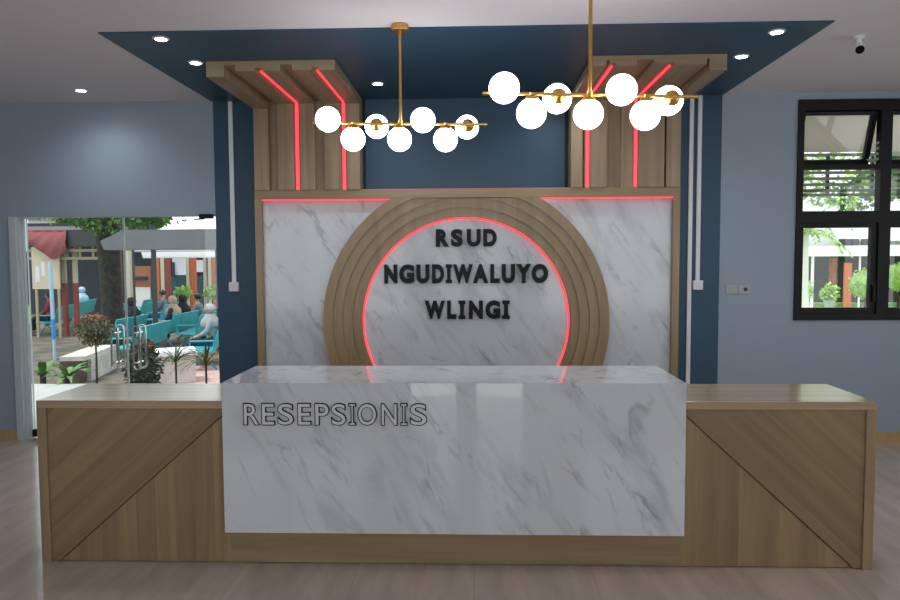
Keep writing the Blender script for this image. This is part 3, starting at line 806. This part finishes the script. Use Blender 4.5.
for px, py, Yq, r, n in ((88, 212, 17.9, .42, 420), (76, 208, 18.2, .4, 300), (133, 209, 18.1, .5, 420), (152, 209, 18.6, .5, 420), (112, 190, 18, 1.2, 900), (60, 195, 18.2, .8, 400), (165, 193, 18.4, .8, 400)):
    cr.foliage(sight(px, py, Yq), r, n, .15)
part('crown', cr, M['leaf_mid'], t)

# -- grey covered walkway with dark posts
Yw = 17.
P_ = [(sight(px, py, Yw).x, sight(px, py, Yw).z) for px, py in ((100, 241), (104, 250), (216, 249))]
zt = sight(216, 228, Yw).z
t = thing('walkway_canopy', 'long grey sheet canopy on dark posts over the turquoise seats', 'canopy', (-6.4, 17.6, G))
part('roof_sheet', MB().prism([P_[0], P_[1], (-3.6, P_[2][1]), (-3.6, zt), (sight(123, 230, Yw).x, sight(123, 230, Yw).z)], 1, Yw, Yw+1.0, (1, 0, 0)), M['roofgrey'], t)
for px, w_, Yp in ((153.5, .045, Yw+.05), (133.5, .022, Yw+.05)):
    xx = sight(px, 280, Yp).x; part('post', MB().box(xx-w_, xx+w_, Yp, Yp+2*w_, G, P_[1][1]), M['postdark'], t)
for px in (217.5, 236): 
    xx = sight(px, 280, Yw+.05).x; part('post', MB().box(xx-.045, xx+.045, Yw+.05, Yw+.14, G, P_[1][1]), M['postdark'], t)

# -- white awning and the building behind
Ya = 23.5
t = thing('white_awning', 'bright white sheet awning of the building behind the seats', 'awning', (-9, Ya+1, 1.7))
a, b_ = sight(135, 248.5, Ya), sight(143, 258.3, Ya)
def quad2(mb, P4):
    vs = [mb.bm.verts.new(p) for p in P4]; mb.face(vs); return mb
part('sheet', quad2(quad2(MB(), [(b_.x, Ya, b_.z), (-4.5, Ya, b_.z+.03), (-4.5, Ya+.35, a.z+.08), (a.x, Ya+.35, a.z+.05)]), [(a.x, Ya+.35, a.z+.05), (-4.5, Ya+.35, a.z+.08), (-4.5, Ya+3, a.z+.4), (a.x, Ya+3, a.z+.37)]), M['sheet_translucent'], t)
part('edge_gutter', MB().tube([(a.x, Ya-.04, a.z-.09), (-4.5, Ya-.04, a.z-.06)], .035, 8), M['lilac'], t, True)
Yr = 29.
def seg(px0, px1, py0, py1, mt, nm, dy=0., Y=Yr, depth=.1):
    q0, q1 = sight(px0, py0, Y), sight(px1, py1, Y)
    return MB().box(q0.x, q1.x, Y-dy-depth, Y-dy, max(q1.z, G), q0.z), mt, nm
bld = thing('clinic_building', 'low building with orange panelling and dark doorways far behind the seats', 'building', (-11, 30, G))
for args in (((120, 226, 236, 335, M['darkwall'], 'back_wall', -1.2)), (134, 152, 266, 287, M['orange_shaded'], 'orange_panel'), (133, 152, 287, 320, M['pale'], 'lower_panel'),
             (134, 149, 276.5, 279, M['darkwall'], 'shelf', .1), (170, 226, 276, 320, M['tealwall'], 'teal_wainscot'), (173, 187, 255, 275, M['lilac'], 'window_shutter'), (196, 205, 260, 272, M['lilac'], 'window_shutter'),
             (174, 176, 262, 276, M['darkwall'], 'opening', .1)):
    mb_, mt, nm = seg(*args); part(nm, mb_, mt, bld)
part('roof', MB().prism([(Yr-.3, 2.3), (Yr+1.4, 2.6), (Yr+3.2, 2.3)], 0, -18.5, -8, (1, 0, 0)), M['roofgrey'], bld)
struct('wall_courtyard', MB().box(-8.6, 2, 29.8, 30.1, G, 2.3), M['pale'])
Yk = 26.3
for px, w_, mt, lo, hi, lab in ((129, 5, 'cream', 0, 0, 'cream column left of the orange wall panel'), (158.5, 4.6, 'orange', 0, 0, 'orange column right of the dark canopy post'), (163.4, 4, 'cream', 0, 0, 'cream column next to the orange one by the dark post'),
                            (168.3, 4.4, 'redp', 0, 0, 'dark red column left of the shuttered window'), (188.6, 3.4, 'cream', 0, 0, 'cream column behind the seated people, left of an orange one'), (193.6, 5, 'orange', 0, 0, 'orange column behind the bare headed man'),
                            (205, 2.6, 'cream', 0, 0, 'thin cream column second from the right edge of the doorway view'), (210.6, 3.6, 'cream', 0, 0, 'cream column beside the rightmost orange column'), (214.6, 3.6, 'orange', 0, 0, 'rightmost orange column beside the teal wall edge'),
                            (119.5, 4, 'orange', 0, 0, 'orange column just right of the big tree trunk')):
    xx = sight(px, 280, Yk).x; hw_ = w_/2/700*Yk
    t = thing('veranda_column', lab, 'column', (xx, Yk, G), 'veranda columns behind the seats')
    part('shaft', MB().box(xx-hw_, xx+hw_, Yk-hw_, Yk+hw_, G+.12, 2.1, (0, 0, 1), .01), M[mt], t)
    part('footing', MB().box(xx-hw_*1.15, xx+hw_*1.15, Yk-hw_*1.15, Yk+hw_*1.15, G, G+.12), M['concrete'], t)
for px, py, Y, r, lab in ((183, 293, 24.6, .26, 'bright green bush between the veranda columns'), (212, 292, 24.3, .24, 'bright yellow green bush at the right edge of the doorway view')):
    c = sight(px, py, Y); shrub(c, r, G, (M['leaf_light'],), 420, .12, 'green_shrub', lab, .025)

# -- trees and houses beyond
def tree(px, py, Y, r, label, mat='leaf_mid', n=1600, sz=.3, squash=.8):
    c = sight(px, py, Y); t = thing('far_tree', label, 'tree', (c.x, c.y, G), 'trees beyond the courtyard')
    part('trunk', MB().tube([(c.x, c.y, G), (c.x+.05, c.y, c.z*.5), (c.x, c.y, c.z)], [.2, .16, .1], 10), M['bark'], t, True)
    f = MB()
    for k in range(7):
        u = Vector((random.uniform(-1, 1), random.uniform(-1, 1), random.uniform(-.6, .7)))*r*.6
        f.foliage(c+u, r*.55, n//7, sz, (1, 1, squash))
    part('crown', f, M[mat], t)
tree(78, 214, 38, 1.2, 'leafy tree above the dark shelter roof, left of the big trunk', 'leaf_mid')
tree(144, 217, 47, 1.9, 'leafy tree seen over the grey canopy, right of the big trunk', 'leaf_dark')
hs = thing('pale_house', 'pale house wall with a sloped grey roof far behind the red tarpaulin', 'house', (-27, 44, G))
a, b_ = sight(28, 224, 44), sight(76, 260, 44)
part('wall', MB().box(a.x, b_.x, 44, 49, G, sight(50, 219, 44).z), M['pale'], hs)
part('roof', MB().prism([(a.x-.4, sight(50, 219, 44).z), (b_.x+.4, sight(50, 219, 44).z), ((a.x+b_.x)/2-.8, sight(50, 203, 44).z)], 1, 43.6, 49.4, (1, 0, 0)), M['roofgrey'], hs)

# -- turquoise waiting seats
def make_bench(n=3):
    t = thing('waiting_bench', 'turquoise steel waiting bench', 'bench', (0, 0, 0), 'turquoise waiting benches')
    L = .60*n
    for k in range(n):
        xc = -L/2+.3+.6*k
        s = MB()
        s.prism([(-.24, .43), (-.26, .405), (.18, .385), (.20, .40)], 0, xc-.285, xc+.285, (1, 0, 0)); part('seat', s, M['turq'], t)
        s = MB(); s.prism([(.20, .40), (.225, .395), (.37, .87), (.345, .88)], 0, xc-.285, xc+.285, (1, 0, 0)); part('backrest', s, M['turq'], t)
    part('beam', MB().box(-L/2, L/2, -.02, .04, .33, .385), M['turq_leg'], t)
    for sx in (-1, 1):
        xx = sx*(L/2-.12)
        part('leg', MB().tube([(xx, -.24, .02), (xx, .01, .34), (xx, .30, .02)], .024, 8), M['turq_leg'], t)
        xa = sx*(L/2+.012)
        part('armrest', MB().tube([(xa, .24, .42), (xa, .26, .64), (xa, -.20, .64), (xa, -.22, .42)], .02, 8), M['turq'], t)
    return t
B0 = make_bench(); first = [True]
def bench(x, y, rot, label):
    o = B0 if first[0] else copy_tree(B0)
    first[0] = False
    o.location = (x, y, G); o.rotation_euler = (0, 0, rot); o['label'] = label
    return o
BENCHES = [(-13.3, 21.9, 106, 'turquoise bench furthest left, behind the blue pole'), (-14.1, 24.45, 106, 'turquoise bench left of the tree trunk, next to the one behind the blue pole'),
           (-7.5, 15.45, 93, 'turquoise bench nearest the low white topped wall, its back to the room'), (-12.03, 23.35, 103, 'turquoise bench just right of the tree trunk'),
           (-11.25, 23.6, 99, 'empty turquoise bench between the thin and thick canopy posts'), (-12.2, 25.25, 100, 'turquoise bench far back right of the thick canopy post'),
           (-8.92, 17.3, 92, 'turquoise bench holding the person in dark clothes between the canopy posts'), (-8.15, 18.75, 91, 'turquoise bench with the pink topped bag and the person in a beige headscarf'),
           (-8.12, 20.65, 91, 'turquoise bench holding the bare headed man in a slate shirt'), (-7.42, 18.4, 97, 'empty turquoise bench right of the bench with the bag'),
           (-10.25, 22.6, 99, 'turquoise bench holding the dark haired person by the thick post'), (-5.78, 14.95, 103, 'turquoise bench nearest the teal wall edge, right of the other seats')]
for x, y, an, lab in BENCHES:
    o_ = bench(x, y, R(an+180), lab)
    o_.scale = (1.4 if x < -13 else 1., 1, 1)          # the first two are longer

# -- seated people
def skin_mesh(verts, edges, root=0, lv=1):
    me = bpy.data.meshes.new('s'); me.from_pydata([v[0] for v in verts], edges, [])
    o = bpy.data.objects.new('s', me); COL.objects.link(o)
    m1 = o.modifiers.new('k', 'SKIN'); m1.use_smooth_shade = True
    sd = me.skin_vertices[0].data
    for i, v in enumerate(verts): sd[i].radius = (v[1], v[1] if len(v) < 3 else v[2]); sd[i].use_root = (i == root)
    m2 = o.modifiers.new('b', 'SUBSURF'); m2.levels = lv; m2.render_levels = lv
    dg = bpy.context.evaluated_depsgraph_get(); dg.update()
    r = bpy.data.meshes.new_from_object(o.evaluated_get(dg)); bpy.data.objects.remove(o); bpy.data.meshes.remove(me)
    return r
def from_mesh(name, me, mat, parent):
    me.materials.clear(); me.materials.append(mat)
    for p_ in me.polygons: p_.use_smooth = True
    o = bpy.data.objects.new(name, me); COL.objects.link(o); o.parent = parent; return o
def body_graph():
    V = [((0, .03, .50), .13, .10), ((0, .05, .72), .125, .095), ((0, .04, .92), .15, .10), ((0, .02, 1.06), .06), ((0, -.005, 1.13), .062), ((0, -.02, 1.20), .083, .098), ((0, -.015, 1.27), .075, .085)]
    E = [(0, 1), (1, 2), (2, 3), (3, 4), (4, 5), (5, 6)]
    V += [((0, -.118, 1.185), .012)]; E += [(5, 7)]                    # nose
    for s in (-1, 1):
        i = len(V)
        V += [((s*.17, .04, .96), .062), ((s*.22, -.03, .74), .046), ((s*.13, -.24, .62), .032), ((s*.11, -.31, .60), .034, .018)]
        E += [(2, i), (i, i+1), (i+1, i+2), (i+2, i+3)]
        for k in range(4):
            j = len(V); xx = s*(.085+.018*k); l = (.05, .06, .056, .042)[k]
            V += [((xx, -.345, .595), .0085), ((xx, -.345-l*.6, .585), .008), ((xx-.002*s, -.345-l, .565), .007)]
            E += [(i+3, j), (j, j+1), (j+1, j+2)]
        j = len(V); V += [((s*.075, -.30, .605), .010), ((s*.055, -.335, .60), .009)]; E += [(i+3, j), (j, j+1)]
        i = len(V)
        V += [((s*.095, -.03, .49), .088), ((s*.11, -.44, .50), .062), ((s*.11, -.45, .27), .056), ((s*.11, -.43, .09), .04), ((s*.115, -.53, .045), .04, .03), ((s*.12, -.62, .035), .032, .024)]
        E += [(0, i), (i, i+1), (i+1, i+2), (i+2, i+3), (i+3, i+4), (i+4, i+5)]
    return V, E
def person(x, y, rot, shirt, trousers, head, label):
    t = thing('seated_person', label, 'person', (0, 0, 0))
    V, E = body_graph()
    from_mesh('body', skin_mesh(V, E), M['skin'], t)
    tv = [((0, .03, .44), .172, .14), ((0, .04, .58), .165, .132), ((0, .05, .74), .15, .12), ((0, .04, .93), .165, .118), ((0, .025, 1.03), .075)]; te = [(0, 1), (1, 2), (2, 3), (3, 4)]
    for s in (-1, 1):
        i = len(tv); tv += [((s*.17, .04, .965), .076), ((s*.222, -.03, .74), .060), ((s*.15, -.19, .65), .046)]; te += [(3, i), (i, i+1), (i+1, i+2)]
    from_mesh('shirt', skin_mesh(tv, te), M[shirt], t)
    lv = [((0, .03, .47), .16, .13)]; le = []
    for s in (-1, 1):
        i = len(lv); lv += [((s*.095, -.03, .49), .10), ((s*.11, -.445, .505), .075), ((s*.11, -.45, .27), .07), ((s*.11, -.43, .12), .058)]; le += [(0, i), (i, i+1), (i+1, i+2), (i+2, i+3)]
    from_mesh('trousers', skin_mesh(lv, le), M[trousers], t)
    for s in (-1, 1):
        part('eye', MB().sphere((s*.032, -.098, 1.205), .011, 8, 6), M['eye'], t, True)
        part('ear', MB().sphere((s*.086, -.01, 1.19), .024, 8, 6, (.4, .7, 1)), M['skin'], t, True)
    if head == 'hair':
        m_ = MB().sphere((0, .012, 1.235), .108, 16, 10, (.93, 1.02, .92))
        for v in m_.bm.verts:
            if v.co.y < -.05 and v.co.z < 1.26: v.co.y = -.05+(v.co.y+.05)*.1
            if v.co.z < 1.15: v.co.z = 1.15
        part('hair', m_, M['hairb'], t, True)
    else:
        m_ = MB().sphere((0, .018, 1.225), .122, 16, 12, (.95, 1., 1.))
        for v in m_.bm.verts:
            if v.co.y < -.06 and 1.10 < v.co.z < 1.27: v.co.y = -.055
        m_.lathe([(.0, 1.14), (.10, 1.12), (.13, 1.06), (.20, .98), (.215, .88), (.20, .84), (0, .86)], (0, .03, 0), (0, 0, 1), 18)
        part('headscarf', m_, M[head], t, True)
    t.location = (x, y, G); t.rotation_euler = (0, 0, rot)
    return t
person(-13.3, 21.5, -1.35, 'redshirt', 'black_cloth', 'hair', 'person in a red shirt seated behind the blue pole')
person(-14.25, 25.0, -1.4, 'bluewhite', 'jean', 'bluewhite', 'person in a pale blue and white headscarf seated left of the tree trunk')
person(-8.86, 17.8, -1.4, 'black_cloth', 'black_cloth', 'black_cloth', 'person in dark clothes and dark headscarf seated between the canopy posts')
person(-10.2, 22.6, -1.45, 'slate', 'jean', 'hair', 'dark haired person seated far back beside the thick canopy post')
person(-8.12, 18.58, -1.5, 'navy', 'whitecloth', 'beige', 'person in a beige headscarf and dark top beside the bag')
person(-8.12, 19.22, -1.5, 'black_cloth', 'black_cloth', 'black_cloth', 'person in a black headscarf half hidden behind the one in beige')
person(-8.1, 20.25, -1.55, 'slate', 'jean', 'hair', 'bare headed man in a slate shirt seated before the orange column')
person(-5.82, 15.2, -1.3, 'greyshirt', 'navy', 'greyshirt', 'person in a pale grey headscarf and top seated nearest the teal wall edge')
# pink topped bag on the seat
c = Vector((-8.17, 17.98, G+.575))
t = thing('shoulder_bag', 'grey cloth bag with a pink top standing on the turquoise seats', 'bag', (c.x, c.y, c.z-.16))
part('bag_body', MB().prism([(c.x-.24, c.z-.16), (c.x+.2, c.z-.16), (c.x+.15, c.z+.1), (c.x-.14, c.z+.1)], 1, c.y-.12, c.y+.12, (1, 0, 0)), M['greyshirt'], t)
part('bag_flap', MB().prism([(c.x-.145, c.z+.1), (c.x+.155, c.z+.1), (c.x+.1, c.z+.15), (c.x-.1, c.z+.15)], 1, c.y-.125, c.y+.125, (1, 0, 0)), M['pinkcloth'], t)

# -- what the right window looks out on
struct('soffit', MB().box(1.5, 9.5, YW+TW, 10., 3.05, 3.16), M['cream_soffit'])
a, b_ = sight(796, 151, 10.), sight(797, 194, 10.)
t = thing('louvre_screen', 'horizontal grey louvre screen hanging from the eave outside the window', 'louvre screen', (5.5, 10, 2.47))
lv = MB()
for k in range(7):
    z = 3.03-.082*k; lv.prism([(9.98, z), (10.0, z+.006), (10.08, z-.026), (10.06, z-.032)], 0, 3.6, 9., (1, 0, 0))
part('slats', lv, M['slat_grey'], t)
part('bottom_rail', MB().box(3.6, 9., 9.98, 10.08, 2.445, 2.48), M['postdark'], t)
for px in (788, 827.5, 872, 918):
    xx = sight(px, 170, 10.1).x; part('hanger', MB().box(xx-.02, xx+.02, 10.08, 10.12, 2.45, 3.05), M['postdark'], t)
tree(786, 165, 19, 2.1, 'bright green leafy tree seen through the louvre screen', 'leaf_light', 2600, .2)
tree(880, 180, 24, 1.4, 'green tree behind the right end of the louvre screen', 'leaf_mid', 1800, .22)
p = sight(803, 303, 24)
t = thing('palm_tree', 'pale trunked palm at the left edge of the window view', 'tree', (p.x, p.y, G))
tp = sight(804, 232, 24)
part('trunk', MB().tube([(p.x, p.y, G), (p.x-.05, p.y, .4), (tp.x, tp.y, tp.z)], [.28, .2, .15], 12), M['pale'], t, True)
fr_ = MB()
for k in range(16):
    a_ = 2*math.pi*k/16+random.uniform(-.1, .1); prev = Vector(tp); e = random.uniform(.0, .8); d = Vector((math.cos(a_)*math.cos(e), math.sin(a_)*math.cos(e), math.sin(e)))
    for q in range(9):
        nx = prev+d*.2
        for s in (-1, 1):
            sd = d.cross(Vector((0, 0, 1))).normalized()*s
            fr_.leaf(prev, (sd*.8+d*.5+Vector((0, 0, -.35)))*.34*(1-.07*q), .03); fr_.leaf(prev+d*.1, (sd*.8+d*.5+Vector((0, 0, -.35)))*.34*(1-.07*q), .03)
        prev = nx; d = (d+Vector((0, 0, -.17))).normalized()
part('fronds', fr_, M['leaf_light'], t)
Yv = 35.
bl = thing('ward_building', 'pale ward building with a dark shaded veranda across the lawn', 'building', (18, 37, G))
a = sight(797, 214, Yv)
part('upper_wall', MB().box(13.5, 30, Yv+.5, Yv+6, sight(850, 247, Yv).z, sight(850, 196, Yv).z), M['lilac'], bl)
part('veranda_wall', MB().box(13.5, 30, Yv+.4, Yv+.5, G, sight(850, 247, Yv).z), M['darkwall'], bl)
q0, q1 = sight(838, 231, Yv), sight(838, 247, Yv)
part('fascia', MB().box(q0.x, 30, Yv-.4, Yv+.4, q0.z-.5, q0.z), M['whitesheet'], bl)
for px0, px1 in ((840, 850), (852, 858), (862, 873)):
    q0, q1 = sight(px0, 239, Yv-.5), sight(px1, 245.5, Yv-.5); part('vent_shadow', MB().box(q0.x, q1.x, Yv-.6, Yv-.4, q1.z, q0.z), M['roofdark'], bl)  # dark boxes stand in for the shadows of roof vents
t = thing('white_canopy', 'white flat canopy on thin posts in front of the ward building', 'canopy', (16.5, 32, G))
Yq = 31.
q0, q1 = sight(807, 246, Yq), sight(876, 256, Yq)
part('roof_sheet', MB().prism([(q0.x, q1.z), (q0.x+.05, q1.z+.2), (q0.x+1.2, q0.z), (25, q0.z+.1), (25, q1.z)], 1, Yq, Yq+3, (1, 0, 0)), M['whitesheet'], t)
for px, w_ in ((813, .045), (860, .03)):
    xx = sight(px, 270, Yq+.1).x; part('post', MB().box(xx-w_, xx+w_, Yq+.1, Yq+.1+2*w_, G, q1.z), M['whitesheet'], t)
for px, py0, lab, Yp in ((848, 263, 'orange column in front of the ward veranda, right of the potted plant', 30.3), (833, 258, 'orange column further back on the ward veranda, above the potted plant', 33.5)):
    q0 = sight(px, py0, Yp); t = thing('ward_column', lab, 'column', (q0.x, Yp, G), 'ward veranda columns')
    part('shaft', MB().box(q0.x-.12, q0.x+.12, Yp-.12, Yp+.12, G+.1, q0.z, (0, 0, 1), .01), M['orange'], t)
    part('footing', MB().box(q0.x-.14, q0.x+.14, Yp-.14, Yp+.14, G, G+.1), M['concrete'], t)
p = sight(829, 302, 29.5); base = G+.03
t = thing('potted_plant', 'light green bushy plant in a grey green pot on the lawn', 'potted plant', (p.x, p.y, base))
part('pot', MB().lathe([(0, 0), (.15, 0), (.21, .42), (.23, .42), (.23, .47), (.19, .47), (.18, .43), (0, .43)], (p.x, p.y, base), (0, 0, 1), 20), M['potgreen'], t, True)
part('leaves', MB().foliage((p.x, p.y, base+.78), .34, 420, .16, (1, 1, 1.05), .2), M['leaf_light'], t)
for px, py, Yg, r, lab in ((866, 284, 26, .56, 'big clipped round bush on the lawn, right of the orange column'), (899, 277, 25, .5, 'clipped round bush behind the second window bay'), (799, 290, 27, .5, 'clipped round bush at the foot of the palm')):
    c = sight(px, py, Yg)
    shrub((c.x, c.y, c.z), r, G, (M['leaf_light'],), 1500, .09, 'topiary_shrub', lab, .05)
# ------------------------------------------------------------------ light, sky, camera
wd = bpy.data.worlds.new('sky'); SC.world = wd; wd.use_nodes = True
nt = wd.node_tree; bg = nt.nodes['Background']
tcw = nt.nodes.new('ShaderNodeTexCoord'); sepw = nt.nodes.new('ShaderNodeSeparateXYZ'); nt.links.new(tcw.outputs['Generated'], sepw.inputs[0])
rw = nt.nodes.new('ShaderNodeValToRGB'); nt.links.new(sepw.outputs['Z'], rw.inputs['Fac'])
rw.color_ramp.elements[0].color = (.95, .97, 1., 1); rw.color_ramp.elements[1].color = (.76, .87, 1., 1)
nt.links.new(rw.outputs['Color'], bg.inputs['Color']); bg.inputs['Strength'].default_value = 2.0

sl = bpy.data.lights.new('sun', 'SUN'); sl.energy = 3.2; sl.angle = R(6); sl.color = (1, .95, .88)
so = bpy.data.objects.new('sun', sl); COL.objects.link(so); so.location = (10, 20, 20)
so.rotation_euler = Vector((-.35, -.22, 1.)).to_track_quat('Z', 'Y').to_euler()

for (cx, cy, cz, sx, sy, rx) in [((DX0+DX1)/2, YW+TW+.02, DZ/2, DX1-DX0, DZ, R(-90)), ((WX0+WX1)/2, YW+TW+.02, (WZ0+WZ1)/2, WX1-WX0, WZ1-WZ0, R(-90))] + \
        [((a+b_)/2, YB-.18, (z0+z1)/2, b_-a, z1-z0, R(90)) for a, b_, z0, z1 in BO]:
    pl = bpy.data.lights.new('daylight_portal', 'AREA'); pl.shape = 'RECTANGLE'; pl.size = sx; pl.size_y = sy
    pl.cycles.is_portal = True
    po = bpy.data.objects.new('daylight_portal', pl); COL.objects.link(po); po.location = (cx, cy, cz); po.rotation_euler = (rx, 0, 0)

pl = bpy.data.lights.new('daylight_portal', 'AREA'); pl.shape = 'RECTANGLE'; pl.size = RW[3]-RW[2]; pl.size_y = RW[1]-RW[0]; pl.cycles.is_portal = True
po = bpy.data.objects.new('daylight_portal', pl); COL.objects.link(po); po.location = (XR+.22, (RW[0]+RW[1])/2, (RW[2]+RW[3])/2); po.rotation_euler = (0, R(90), 0)
cam = bpy.data.cameras.new('camera'); cam.sensor_width = 36; cam.lens = 28; cam.clip_end = 300
co = bpy.data.objects.new('camera', cam); COL.objects.link(co)
pitch, yaw, roll = .059, .033, -.005
F = Vector((-math.sin(yaw), math.cos(yaw), 0)); Rt = Vector((math.cos(yaw), math.sin(yaw), 0)); U = Vector((0, 0, 1))
F2 = F*math.cos(pitch)-U*math.sin(pitch); U2 = U*math.cos(pitch)+F*math.sin(pitch)
R3 = Rt*math.cos(roll)+U2*math.sin(roll); U3 = U2*math.cos(roll)-Rt*math.sin(roll)
mt = Matrix((R3, U3, -F2)).transposed().to_4x4(); mt.translation = (0, 0, 1.6)
co.matrix_world = mt
SC.camera = co
for o in ROOTS:
    if '_o' in o: del o['_o']
SC.view_settings.view_transform = 'Standard'; SC.view_settings.look = 'None'; SC.view_settings.gamma = 1
SC.view_settings.use_curve_mapping = False
SC.view_settings.exposure = 0.0
